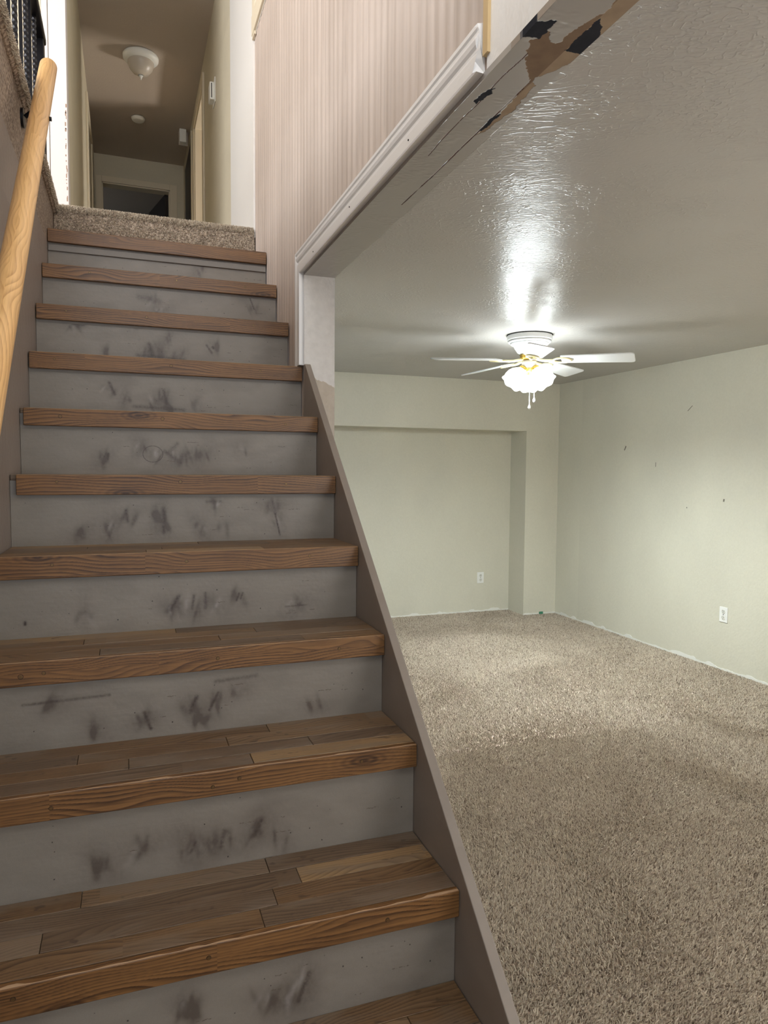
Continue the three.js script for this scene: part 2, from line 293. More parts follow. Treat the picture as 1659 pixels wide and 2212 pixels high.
// casing round the opening: moulded profile, mitred at the corner, snapped off at the near end
{
  const prof = [[0, 0], [0.019, 0], [0.020, 0.004], [0.020, 0.030], [0.018, 0.036], [0.013, 0.042], [0.013, 0.047], [0.017, 0.052], [0.019, 0.060], [0.017, 0.067], [0.012, 0.072], [0.012, 0.078], [0.015, 0.082], [0.015, 0.090], [0.011, 0.094], [0, 0.094]];
  const rag = prof.map((p, i) => 0.012 * Math.sin(i * 2.7) + 0.010 * vn(i * 1.7, 4));
  const sweep = (ends, from, to) => {                                   // from/to: functions that give the 3D point of a profile point
    const pos = [], idx = [], n = prof.length;
    for (const f of [from, to]) for (let i = 0; i < n; i++) pos.push(...f(prof[i], i));
    for (let i = 0; i < n; i++) { const a = i, b = (i + 1) % n; idx.push(a, b, n + a, b, n + b, n + a); }
    const sh = THREE.ShapeUtils.triangulateShape(prof.map(p => new THREE.Vector2(...p)), []);
    for (const t of sh) { idx.push(t[0], t[1], t[2]); idx.push(n + t[0], n + t[2], n + t[1]); }
    let g = new THREE.BufferGeometry(); g.setAttribute('position', new THREE.Float32BufferAttribute(pos, 3)); g.setIndex(idx); g = g.toNonIndexed(); g.computeVertexNormals();
    return metricUV(g);
  };
  const yb = YC + 0.004, zb = JZ - 0.012;
  const head = sweep(0, (p) => [W + 0.003 - p[0], yb + p[1], zb - p[1]], (p, i) => [W + 0.003 - p[0], yb + p[1], -0.428 + rag[i] - 0.012 * (p[1] / 0.094)]);
  const leg = sweep(0, (p) => [W + 0.003 - p[0], 1.64, zb - p[1]], (p) => [W + 0.003 - p[0], yb + p[1], zb - p[1]]);
  const c = struct('trim_1', head, M.white, 'white moulded casing over the opening, snapped off at its near end');
  obj('leg_casing', leg, M.white, c);
  for (const [z, y] of [[-1.2, 2.0], [-0.75, 1.995], [-1.62, 1.993]]) { const d = obj('nail_hole', new THREE.CylinderGeometry(0.0022, 0.0022, 0.002, 8).rotateZ(Math.PI / 2), M.dark, c); d.position.set(W - 0.0175, y, z); }
}
// ragged raw plaster line where the walls meet the carpet
{
  const ragged = (len, name, label) => {
    const sh = new THREE.Shape(); sh.moveTo(0, 0); sh.lineTo(len, 0); const n = Math.round(len / 0.012);
    for (let i = n; i >= 0; i--) sh.lineTo(len * i / n, 0.006 + 0.012 * fbm(i * 0.31 + len, 2, 3) + 0.012 * sst(0.6, 0.75, vn(i * 0.16, len)));
    return struct(name, metricUV(new THREE.ExtrudeGeometry(sh, { depth: 0.003, bevelEnabled: false })), M.raw, label);
  };
  const a = ragged(2.6, 'trim_2', 'raw white plaster edge along the foot of the right wall'); a.position.set(XR - 0.0035, YF - 0.004, -1.7); a.rotation.y = Math.PI / 2; a.position.z = -1.72;
  const b = ragged(XR - NX, 'trim_3', 'raw white plaster edge below the narrow pier'); b.position.set(NX, YF - 0.004, ZB + 0.0005);
  const c = ragged(NX - 1.1, 'trim_4', 'raw white plaster edge below the recess'); c.position.set(1.1, YF - 0.004, ZB - ND + 0.0005);
}
// windows (outside the picture; they let the daylight in)
function windowUnit(name, label, axis, at, a0, a1, y0, y1) {
  const t = 0.05, fr = [], gl = [];
  const put = (p0, p1, q0, q1, d) => axis === 'z' ? bx(p0, p1, q0, q1, at - d, at + d) : bx(at - d, at + d, q0, q1, p0, p1);
  fr.push(put(a0, a1, y0, y0 + t, 0.03), put(a0, a1, y1 - t, y1, 0.03), put(a0, a0 + t, y0, y1, 0.03), put(a1 - t, a1, y0, y1, 0.03), put((a0 + a1) / 2 - 0.02, (a0 + a1) / 2 + 0.02, y0, y1, 0.025));
  const o = struct(name, fr, M.white, label);
  obj('pane', put(a0 + t, (a0 + a1) / 2 - 0.02, y0 + t, y1 - t, 0.003), M.glass, o); obj('pane', put((a0 + a1) / 2 + 0.02, a1 - t, y0 + t, y1 - t, 0.003), M.glass, o);
}
windowUnit('window_1', 'white framed window above the entry behind the viewer', 'z', 1.83, -0.60, 1.00, 2.75, 4.25);
windowUnit('door_5', 'white glazed front door behind the viewer', 'z', 1.83, 0.08, 0.84, YF, 2.05);
windowUnit('window_2', 'white framed window of the lower room behind the viewer', 'z', 1.83, 1.65, 3.15, 0.80, 1.70);
windowUnit('window_3', 'white framed side window of the lower room', 'x', XR + 0.08, -0.68, 0.38, 0.95, 1.70);
windowUnit('window_4', 'white framed window of the upstairs living room', 'x', -2.66, -2.35, -0.15, 2.75, 4.35);
windowUnit('window_5', 'low window of the room off the hall', 'x', 3.14, -5.77, -5.13, 2.86, 3.18);
// upper hall trim and doors
{
  const end = struct('trim_5', [rbx(-0.100, -0.070, FU, YU, HZ0 - 0.1, HZ0 + 0.010, 0.003)], M.whitepink, 'white corner strip of the wall end beside the hall');
  struct('trim_6', [rbx(-0.066, HX0 + 0.002, FU, YU, HZ0 - 0.1, HZ0 + 0.014, 0.003)], M.whitepink, 'white wall end with chipped paint beside the hall entrance');
  const chipMat = mat({ color: [176, 148, 128], roughness: 0.9 });
  for (let y = 2.6; y < 3.25; y += rr(0.012, 0.045)) { const w = rr(0.001, 0.0035), c = obj('paint_chip', bx(-w, w, 0, rr(0.004, 0.022), 0, 0.0012), chipMat, end); c.position.set(HX0 - 0.007 + rr(-0.003, 0.003), y, HZ0 + 0.0135); }
  const fr = struct('door_1', [rbx(ED[0] - 0.06, ED[0], FU, ED[2] + 0.06, HZ1, HZ1 + 0.016, 0.003), rbx(ED[1], ED[1] + 0.075, FU, ED[2] + 0.06, HZ1, HZ1 + 0.016, 0.003), rbx(ED[0], ED[1], ED[2], ED[2] + 0.06, HZ1, HZ1 + 0.016, 0.003), bx(ED[0], ED[0] + 0.012, FU, ED[2], HZ1 - 0.12, HZ1), bx(ED[1] - 0.012, ED[1], FU, ED[2], HZ1 - 0.12, HZ1), bx(ED[0], ED[1], ED[2] - 0.012, ED[2], HZ1 - 0.12, HZ1)], M.cream, 'pale door frame round the dark opening at the end of the hall');
  const leaf = obj('door_leaf', rbx(-0.02, 0.02, 0, 1.74, -0.66, 0, 0.003), M.darkdoor, fr); leaf.position.set(ED[1] - 0.03, FU + 0.02, HZ1 - 0.10); leaf.rotation.y = 0.22;
  const kn = obj('door_knob', new THREE.SphereGeometry(0.03, 16, 12), M.brass, fr); kn.position.set(ED[1] - 0.075, FU + 1.42, HZ1 - 0.3);
  const d2 = struct('door_2', [rbx(HX1 - 0.016, HX1, FU, DR[0] + 0.07, DR[2], DR[2] + 0.075, 0.004), rbx(HX1 - 0.016, HX1, FU, DR[0] + 0.07, DR[1] - 0.075, DR[1], 0.004), rbx(HX1 - 0.016, HX1, DR[0], DR[0] + 0.07, DR[1], DR[2], 0.004), bx(HX1, HX1 + 0.12, FU, DR[0], DR[2] - 0.012, DR[2]), bx(HX1, HX1 + 0.12, FU, DR[0], DR[1], DR[1] + 0.012), bx(HX1, HX1 + 0.12, DR[0] - 0.012, DR[0], DR[1], DR[2])], M.cream, 'pale casing of the doorway on the right of the hall');
  struct('door_3', [rbx(HX1 - 0.016, HX1, FU, FU + 1.93, -6.36, -6.29, 0.004), rbx(HX1 - 0.012, HX1 - 0.001, FU, FU + 1.88, -7.05, -6.36, 0.003)], M.darkdoor, 'dark door far along the right of the hall');
  struct('trim_7', rbx(HX1 - 0.02, HX1, FU, FU + 1.93, -6.29, -6.24, 0.004), M.cream, 'pale casing beside the dark hall door');
  struct('door_4', [rbx(HX0, HX0 + 0.016, FU, FU + 1.9, -5.86, -5.78, 0.004), rbx(HX0, HX0 + 0.016, FU, FU + 1.9, -6.72, -6.64, 0.004), rbx(HX0, HX0 + 0.016, FU + 1.83, FU + 1.9, -6.64, -5.86, 0.004)], M.cream, 'pale casing of the door on the left of the hall');
}

// ------------------------------------------------------------------ staircase
console.log('stairs');
const stairs = thing('staircase', 'straight flight of worn oak treads with grey painted scuffed risers', 'staircase');
const YT = [0, 0.199, 0.402, 0.619, 0.825, 1.032, 1.231, 1.432, 1.636, 1.844, 2.052, 2.26];
const ZT = [0, -0.240, -0.471, -0.701, -0.924, -1.150, -1.388, -1.614, -1.848, -2.086, -2.330, -2.57];
const NH = [0, 0.055, 0.056, 0.054, 0.054, 0.057, 0.056, 0.053, 0.055, 0.055, 0.054, 0.056];
const SCREWS = { 10: [[0.174, 0.022], [0.509, 0.021], [0.792, 0.02]], 9: [[0.103, 0.021], [0.382, 0.022], [0.785, 0.021]], 8: [[0.081, 0.022], [0.456, 0.024], [0.77, 0.024]], 7: [[0.114, 0.024], [0.414, 0.022], [0.814, 0.028]], 6: [[0.12, 0.019], [0.452, 0.019], [0.768, 0.025]], 5: [[0.126, 0.023], [0.45, 0.026], [0.784, 0.023]], 4: [[0.126, 0.027], [0.08, 0.031], [0.503, 0.026], [0.805, 0.027]], 3: [[0.157, 0.029], [0.465, 0.033], [0.52, 0.022], [0.793, 0.023]], 2: [[0.118, 0.02], [0.431, 0.024], [0.772, 0.028]] };
const JOINTS = { 2: [[0.535], [0.149, 0.571], [0.633], [0.209, 0.577]], 3: [[0.554], [0.30, 0.70], [0.196, 0.516], [0.621]], 4: [[0.240, 0.72], [0.519], [0.200, 0.619], [0.42]], 5: [[0.35, 0.66], [0.392], [0.2, 0.7], [0.5]], 1: [[0.4, 0.75], [0.62], [0.3, 0.8], [0.55]] };
const SMUDGE = { 11: [[0.62, 0.10]], 10: [[0.405, 0.107], [0.815, 0.153], [0.831, 0.099], [0.44, 0.06]], 9: [[0.387, 0.068], [0.42, 0.053], [0.23, 0.05], [0.629, 0.093], [0.338, 0.161], [0.128, 0.145], [0.5, 0.05], [0.46, 0.12]], 8: [[0.249, 0.092], [0.425, 0.076], [0.393, 0.05], [0.44, 0.035], [0.552, 0.056], [0.30, 0.06]], 7: [[0.384, 0.06], [0.456, 0.053], [0.545, 0.062], [0.237, 0.051], [0.667, 0.087], [0.341, 0.082], [0.50, 0.06]], 6: [[0.304, 0.079], [0.4, 0.043], [0.394, 0.084], [0.507, 0.04], [0.748, 0.065], [0.734, 0.108], [0.184, 0.034], [0.549, 0.117], [0.259, 0.039], [0.57, 0.045]], 5: [[0.447, 0.063], [0.405, 0.059], [0.495, 0.054], [0.588, 0.074], [0.423, 0.046], [0.75, 0.039], [0.52, 0.06], [0.2, 0.05]], 4: [[0.338, 0.042], [0.439, 0.07], [0.493, 0.07], [0.233, 0.038], [0.747, 0.025], [0.147, 0.107], [0.56, 0.092], [0.46, 0.04]], 3: [[0.457, 0.05], [0.496, 0.059], [0.419, 0.052], [0.56, 0.068], [0.616, 0.032], [0.326, 0.069], [0.25, 0.05]], 2: [[0.533, 0.054], [0.559, 0.047], [0.604, 0.059], [0.399, 0.068], [0.391, 0.087], [0.62, 0.075]], 1: [] };
const STREAKS = { 2: [[0.62, 0.09, 0.60, 0.04, 0.006, 0.6]], 3: [[0.57, 0.085, 0.555, 0.055, 0.006, 0.6], [0.43, 0.06, 0.42, 0.04, 0.004, 0.5], [0.49, 0.075, 0.483, 0.04, 0.006, 0.5]], 4: [[0.08, 0.105, 0.26, 0.110, 0.004, 0.45], [0.50, 0.118, 0.60, 0.124, 0.006, 0.35], [0.455, 0.085, 0.44, 0.05, 0.006, 0.7], [0.505, 0.09, 0.485, 0.05, 0.004, 0.7], [0.335, 0.06, 0.35, 0.02, 0.005, 0.7]], 5: [[0.43, 0.085, 0.41, 0.05, 0.006, 0.7], [0.47, 0.085, 0.465, 0.05, 0.005, 0.5], [0.50, 0.09, 0.50, 0.05, 0.005, 0.5], [0.59, 0.085, 0.583, 0.065, 0.003, 0.7], [0.60, 0.085, 0.594, 0.07, 0.003, 0.6], [0.06, 0.04, 0.06, 0.034, 0.004, 0.9], [0.72, 0.04, 0.78, 0.042, 0.003, 0.4]], 6: [[0.728, 0.125, 0.738, 0.08, 0.006, 0.5], [0.738, 0.08, 0.752, 0.015, 0.003, 0.8], [0.405, 0.10, 0.405, 0.03, 0.007, 0.6], [0.30, 0.095, 0.305, 0.065, 0.006, 0.6], [0.53, 0.12, 0.57, 0.12, 0.006, 0.4]], 7: [[0.42, 0.075, 0.47, 0.04, 0.008, 0.4], [0.25, 0.065, 0.245, 0.04, 0.005, 0.5], [0.46, 0.10, 0.43, 0.07, 0.008, 0.35]], 8: [[0.25, 0.115, 0.268, 0.075, 0.006, 0.6], [0.43, 0.095, 0.44, 0.05, 0.006, 0.55], [0.33, 0.035, 0.50, 0.028, 0.008, 0.4]], 9: [[0.629, 0.093, 0.631, 0.09, 0.005, 1.2], [0.605, 0.10, 0.625, 0.07, 0.005, 0.6], [0.39, 0.09, 0.40, 0.05, 0.008, 0.6], [0.12, 0.15, 0.16, 0.145, 0.010, 0.5], [0.35, 0.045, 0.52, 0.035, 0.010, 0.5]], 10: [[0.813, 0.152, 0.833, 0.10, 0.003, 0.7], [0.36, 0.11, 0.44, 0.10, 0.014, 0.35]] };
function riserMaterial(k) {                                            // grey paint with shoe scuffs, dirt and nail holes
  const h = 0.22, list = [];
  for (const [x, y] of SMUDGE[k] || []) {
    const n = 2 + Math.floor(rnd() * 3);
    for (let i = 0; i < n; i++) list.push({ x: x + rr(-0.02, 0.02), y: y + rr(-0.015, 0.012), a: rr(0.9, 2.1), l: rr(0.010, 0.028), w: rr(0.004, 0.009), d: rr(0.24, 0.60), b: rnd() < 0.22 ? 1 : 0 });
    list.push({ x, y, a: rr(0, 3), l: rr(0.03, 0.07), w: rr(0.018, 0.034), d: rr(0.16, 0.34), b: 0 });
  }
  const streaks = STREAKS[k] || [];
  const specks = []; for (let i = 0; i < 14; i++) specks.push([rr(0.02, 0.91), rr(0.012, 0.15), rr(0.0007, 0.0016)]);
  const chips = []; for (let i = 0; i < 7; i++) chips.push([rr(0.3, 0.9), rr(0.02, 0.12), rr(0.004, 0.018)]);
  return mat({ map: tex(1024, 256, 0.94, h, (x, y) => {
    const n = (fbm(x * 14 + k * 5, y * 30 + k, 3) - 0.5) * 11 + (hash(Math.floor(x * 1100), Math.floor(y * 1100) + k * 977) - 0.5) * 5;
    let c = [132 + n, 124 + n, 114 + n], d = 0, w = 0;
    for (const s of list) {
      const dx = x - s.x, dy = y - s.y; if (Math.abs(dx) > 0.12 || Math.abs(dy) > 0.12) continue;
      const ca = Math.cos(s.a), sa = Math.sin(s.a), p = (dx * ca + dy * sa) / s.l, q = (-dx * sa + dy * ca) / s.w, e = Math.exp(-(p * p + q * q) * 1.1) * s.d * (0.35 + 1.1 * fbm(x * 150 + s.x * 90, y * 110, 3));
      if (s.b) w += e; else d += e;
    }
    const grime = sst(0.5, 0.78, fbm(x * 9 + k * 3.3, y * 17, 4)) * 0.10; d += grime;
    c = mix3(c, [72, 62, 55], clamp(d, 0, 0.72)); c = mix3(c, [172, 167, 162], clamp(w * 0.7, 0, 0.5));
    for (const t of streaks) { const vx = t[2] - t[0], vy = t[3] - t[1], q = clamp(((x - t[0]) * vx + (y - t[1]) * vy) / (vx * vx + vy * vy)), r = Math.hypot(x - t[0] - vx * q, y - t[1] - vy * q); if (r < t[4] * 2) c = mix3(c, [62, 52, 46], clamp(t[5] * Math.exp(-r * r / (t[4] * t[4]) * 1.5) * (0.3 + 1.3 * fbm(x * 240, y * 240 + k, 2)))); }
    for (const s of specks) { const r = Math.hypot(x - s[0], y - s[1]); if (r < s[2]) c = [52, 44, 40]; }
    for (const s of chips) { if (Math.abs(y - s[1] - 0.002 * vn(x * 300, k)) < 0.0009 && Math.abs(x - s[0]) < s[2] && vn(x * 260, y * 700) > 0.45) c = [96, 84, 74]; }
    if (k === 7) { const r = Math.hypot((x - 0.384) * 0.85, y - 0.066); if (Math.abs(r - 0.026) < 0.0010) c = mix3(c, [70, 60, 54], 0.7); }
    return c;
  }), bumpMap: bBrush, bumpScale: 0.0007, roughness: 0.42 });
}
const subMat = mat({ color: [128, 122, 116], roughness: 0.5, bumpMap: bBrush, bumpScale: 0.0005 });
const screwMat = mat({ color: [120, 96, 66], roughness: 0.35, metalness: 0.8 }), holeMat = mat({ color: [58, 40, 28], roughness: 0.8 });
const wornMat = mat({ color: [190, 156, 122], roughness: 0.8 });
const screwG = new THREE.CylinderGeometry(0.0034, 0.0034, 0.0016, 12).rotateX(Math.PI / 2);
const ringG = new THREE.TorusGeometry(0.0039, 0.0008, 6, 14);
const slotG = new THREE.BoxGeometry(0.0044, 0.001, 0.0006);
const treadLabels = ['', 'lowest oak tread in view', 'second oak tread, front strip lifted', 'third oak tread, chipped along the front', 'fourth oak tread', 'fifth oak tread', 'sixth tread strip', 'seventh tread strip', 'eighth tread strip', 'ninth tread strip', 'tenth tread strip', 'top tread strip under the carpet'];
for (let k = 1; k <= 11; k++) {
  const y = YT[k], z = ZT[k], h = NH[k], ns = 0.018, zn = k < 11 ? ZT[k + 1] - 0.02 : -2.886;
  const gap = { 6: 0.018, 7: 0.012, 8: 0.004, 9: 0.003 }[k] || 0.002;
  // board under the planks, its painted lower edge shows below the strip
  const tread = obj('tread', bx(0.001, W - 0.001, y - h - 0.008, y - 0.016, zn, z - ns), subMat, stairs);
  tread.userData.label = treadLabels[k];
  const tilt = k === 2 ? 0.002 : 0;
  const strip = obj('nosing_strip', rbx(gap, W - 0.001, y - h, y - 0.0005 + tilt * 0, z - ns + 0.0008, z, 0.0022, rr(0, 1), rr(0, 0.12)), nosingMats[k % 3], tread);
  strip.userData.label = 'oak strip screwed to the tread edge';
  if (k <= 8) {                                                        // splintered pale edge where the finish has gone
    const es = new THREE.Shape(), n = 70; es.moveTo(gap + 0.002, 0); for (let i = 0; i <= n; i++) es.lineTo(gap + 0.002 + (W - gap - 0.005) * i / n, 0); for (let i = n; i >= 0; i--) es.lineTo(gap + 0.002 + (W - gap - 0.005) * i / n, 0.0008 + 0.0035 * sst(0.35, 0.9, fbm(i * 0.35 + k * 13, 3, 3)) + 0.005 * sst(0.78, 0.9, vn(i * 0.23, k * 7)));
    const eg = metricUV(new THREE.ExtrudeGeometry(es, { depth: 0.0006, bevelEnabled: false }).rotateX(-Math.PI / 2)); 
    const eo = obj('worn_edge', eg, wornMat, tread); eo.position.set(0, y - 0.0006, z - 0.0008);
  }
  const rows = 4, d = (z - ns - zn) / rows;
  const joints = JOINTS[k] || [[0.5], [0.3, 0.7], [0.45], [0.6]];
  for (let r = 0; r < rows; r++) {                                     // row 0 lies behind the strip
    const cuts = [0.0012, ...joints[r], W - 0.0012];
    for (let i = 0; i + 1 < cuts.length; i++) {
      const e = 0.0005, lift = rr(-0.0006, 0.0006);
      obj('plank', rbx(cuts[i] + e, cuts[i + 1] - e, y - 0.016, y + lift - 0.0005, z - ns - (r + 1) * d + e, z - ns - r * d - e, 0.0013, rr(0, 1), rr(0, 0.25)), plankMats[Math.floor(rnd() * 4)], tread);
    }
  }
  for (const [sx, sy] of SCREWS[k] || []) {
    const s = obj('screw', screwG, screwMat, tread); s.position.set(sx, y - sy, z + 0.0004);
    const big = rnd() < 0.25 ? 1.35 : 1; const rg = obj('countersink', ringG, holeMat, tread); rg.position.set(sx, y - sy, z - 0.0006); rg.scale.set(big, big, 1);
  }
  // riser below this tread
  const yb = k > 1 ? YT[k - 1] : YF, rg = bx(0.001, W - 0.001, yb - 0.01, y - h - 0.006, z - 0.036, z - 0.020);
  { const P = rg.attributes.position, uv = rg.attributes.uv; for (let i = 0; i < P.count; i++) uv.setXY(i, P.getX(i), P.getY(i) - yb); }
  obj('riser', rg, riserMaterial(k), stairs);
  if (k === 11) obj('apron_board', rbx(0.002, W - 0.002, y - h - 0.034, y - h - 0.008, z - 0.020, z - 0.010, 0.002), subMat, stairs);
}
{ // bottom riser foot and the skirt panel on the room side
  const top = (z) => 0.409 + 0.012 + (-0.459 - z) * 0.893;
  const sh = new THREE.Shape(); const zf = -0.02, z1 = JZ + 0.001;      // drawn in (-z, y)
  sh.moveTo(-zf, YF); sh.lineTo(-z1, YF); sh.lineTo(-z1, top(z1)); sh.lineTo(-z1 - 0.012, top(z1)); sh.lineTo(-zf - 0.02, top(zf - 0.0)); sh.lineTo(-zf, top(zf) - 0.03); sh.closePath();
  const g = new THREE.ExtrudeGeometry(sh, { depth: 0.018, bevelEnabled: true, bevelThickness: 0.002, bevelSize: 0.002, bevelSegments: 2 });
  g.rotateY(Math.PI / 2);
  const st = struct('trim_8', metricUV(g), mat({ map: tex(1024, 256, 2.048, 0.5, (x, y) => { const n = (fbm(x * 9, y * 14, 3) - 0.5) * 14; return [142 + n, 131 + n, 121 + n]; }), bumpMap: bPeel, bumpScale: 0.0005, roughness: 0.5 }), 'taupe painted skirt panel with worn pale top edge beside the treads');
  st.position.set(W + 0.002, 0, 0);
  const len = Math.hypot(1.78, 1.78 * 0.893), cap = obj('skirt_cap', metricUV(new RoundedBoxGeometry(0.022, 0.004, len, 1, 0.0018)), mat({ map: tex(512, 64, 2, 0.1, (x, y) => { const n = (fbm(x * 60, y * 80, 3) - 0.5) * 60; return [176 + n, 162 + n, 150 + n]; }), roughness: 0.7 }), st);
  const zc = (JZ - 0.012 - 0.03) / 2; cap.position.set(0.011, top(zc) + 0.003, zc); cap.rotation.x = Math.atan(0.893); cap.userData.label = 'worn pale top edge of the skirt panel';
}

// ------------------------------------------------------------------ landing edge carpet
const tuftG = (() => {
  const g = new THREE.CylinderGeometry(0.0007, 0.0021, 0.012, 4, 2, true); g.translate(0, 0.006, 0);
  const P = g.attributes.position; for (let i = 0; i < P.count; i++) { const y = P.getY(i); P.setX(i, P.getX(i) + 24 * y * y); }
  g.computeVertexNormals(); return g;
})();
const pileColors = [[212, 200, 180], [199, 185, 165], [184, 169, 150], [158, 143, 126], [124, 109, 95], [221, 209, 190]].map(c => new THREE.Color(`rgb(${c})`));
function pile(name, label, spots, scaleBy = 1) {                         // spots: x,y,z, nx,ny,nz, lightness
  const im = new THREE.InstancedMesh(tuftG, pileMat, spots.length), m = new THREE.Matrix4(), q = new THREE.Quaternion(), q2 = new THREE.Quaternion(), up = new THREE.Vector3(0, 1, 0), n = new THREE.Vector3(), p = new THREE.Vector3(), s = new THREE.Vector3(), c = new THREE.Color();
  spots.forEach((t, i) => {
    n.set(t[3] + rr(-0.45, 0.45), t[4] + rr(-0.3, 0.3), t[5] + rr(-0.45, 0.45)).normalize(); q.setFromUnitVectors(up, n); q2.setFromAxisAngle(up, rr(0, 6.28)); q.multiply(q2);
    const k = rr(0.75, 1.3) * scaleBy; p.set(t[0], t[1], t[2]); s.set(k * 1.15, k, k * 1.15); m.compose(p, q, s); im.setMatrixAt(i, m);
    c.copy(pileColors[Math.floor(rnd() * rnd() * 1.25 * 6) % 6]).multiplyScalar(rr(0.85, 1.12)); im.setColorAt(i, c);
  });
  im.name = name; im.castShadow = im.receiveShadow = true; im.userData = { kind: 'stuff', label, category: 'carpet' };
  scene.add(im); return im;
}
{
  // landing: carpet wrapped over the edge of the upper floor
  const zf = -2.885, r = 0.035, sh = new THREE.Shape();                 // in (-z, y)
  sh.moveTo(-zf, YT[11] + 0.001); sh.lineTo(-zf + 0.07, YT[11] + 0.001); sh.lineTo(-zf + 0.07, FU - 0.004); sh.lineTo(-zf + r, FU - 0.004); sh.absarc(-zf + r, FU - 0.004 - r, r, Math.PI / 2, Math.PI, false); sh.closePath();
  const g = new THREE.ExtrudeGeometry(sh, { depth: W - 0.004, bevelEnabled: false, curveSegments: 8 }); g.rotateY(Math.PI / 2);
  const o = obj('landing_carpet', metricUV(g), carpetMat); o.position.x = 0.002; tag(o, 'brown carpet wrapped over the top landing edge', 'carpet');
  const spots = [];
  for (let i = 0; i < 12000; i++) { const x = rr(0.004, W - 0.006), a = rnd(); if (a < 0.55) spots.push([x, rr(YT[11], FU - r), zf - 0.002, 0, 0.1, 1]); else { const t = rr(0, Math.PI / 2); spots.push([x, FU - 0.006 - r + r * Math.sin(t), zf - r + r * Math.cos(t), 0, Math.sin(t), Math.cos(t)]); } }
  for (let i = 0; i < 2500; i++) spots.push([rr(0.004, W - 0.006), FU - 0.008, rr(-3.05, zf - r), 0, 1, 0]);
  // carpet edge along the left side, under the iron railing, with a torn gap
  const sh2 = new THREE.Shape(), rr2 = 0.022; sh2.moveTo(-0.06, -0.058); sh2.lineTo(0.004, -0.058); sh2.absarc(0.018 - rr2, -rr2 - 0.014, rr2, -0.6, Math.PI / 2, false); sh2.lineTo(-0.06, -0.012); sh2.closePath();
  let first = null;
  for (const [z0, z1] of [[-2.9, -2.14], [-2.02, 1.4]]) {
    const g2 = metricUV(new THREE.ExtrudeGeometry(sh2, { depth: z1 - z0, bevelEnabled: false, curveSegments: 8 }));
    const e = obj('edge_carpet', g2, carpetMat); e.position.set(0.002, FU + 0.004, z0);
    tag(e, first ? 'brown carpet edge under the iron railing, nearer the viewer' : 'short brown carpet edge between torn gap and landing', 'carpet', 'carpet edges along the left side'); first = e;
    const n = Math.round((z1 - z0) * 5200); for (let i = 0; i < n; i++) { const t = rr(-0.7, 1.6); spots.push([0.002 + 0.018 - rr2 + rr2 * Math.cos(t) - 0.001, FU + 0.004 - rr2 - 0.014 + rr2 * Math.sin(t), rr(z0, z1), Math.cos(t), Math.sin(t), 0]); }
  }
  pile('landing_carpet_pile', 'short brown carpet pile on the landing edge', spots, 0.7);
  const gap = obj('broken_edge_wood', [bx(-0.05, 0.006, FU - 0.09, FU - 0.02, -2.14, -2.02)], M.dark); tag(gap, 'dark bare wood showing in the torn carpet gap', 'wood');
}

// ------------------------------------------------------------------ handrail
{
  const a = new THREE.Vector3(0.08, 2.572, -1.868), b = new THREE.Vector3(0.08, 1.02, -0.262), len = a.distanceTo(b);
  const h = thing('handrail', 'blond round wooden handrail on the left wall', 'handrail');
  const r = 0.0265, pts = [[0, 0], [r * 0.6, 0.001], [r * 0.9, 0.006], [r, 0.014], [r, len - 0.014], [r * 0.9, len - 0.006], [r * 0.6, len - 0.001], [0, len]].map(p => new THREE.Vector2(...p));
  const g = new THREE.LatheGeometry(pts, 28); const P = g.attributes.position, uv = g.attributes.uv;
  for (let i = 0; i < P.count; i++) uv.setXY(i, P.getY(i), uv.getX(i) * 0.19);
  const rod = obj('rail', g, railMat, h); rod.position.copy(b); rod.quaternion.setFromUnitVectors(new THREE.Vector3(0, 1, 0), a.clone().sub(b).normalize());
  for (const t of [0.955, 0.08]) {
    const p = b.clone().lerp(a, t);
    const br = obj('bracket', new THREE.TubeGeometry(new THREE.CatmullRomCurve3([new THREE.Vector3(p.x, p.y - r, p.z), new THREE.Vector3(p.x - 0.01, p.y - 0.08, p.z), new THREE.Vector3(0.012, p.y - 0.125, p.z - 0.03)]), 12, 0.007, 8), M.iron, h);
    const pl = obj('bracket_plate', new THREE.CylinderGeometry(0.03, 0.03, 0.008, 20).rotateZ(Math.PI / 2), M.iron, br); pl.position.set(0.0045, p.y - 0.13, p.z - 0.03);
  }
  const pb = b.clone().lerp(a, 0.80); const bolt = obj('bolt', new THREE.CylinderGeometry(0.006, 0.006, 0.012, 10).rotateZ(Math.PI / 2), M.dark, h); bolt.position.set(pb.x + r, pb.y, pb.z);
}
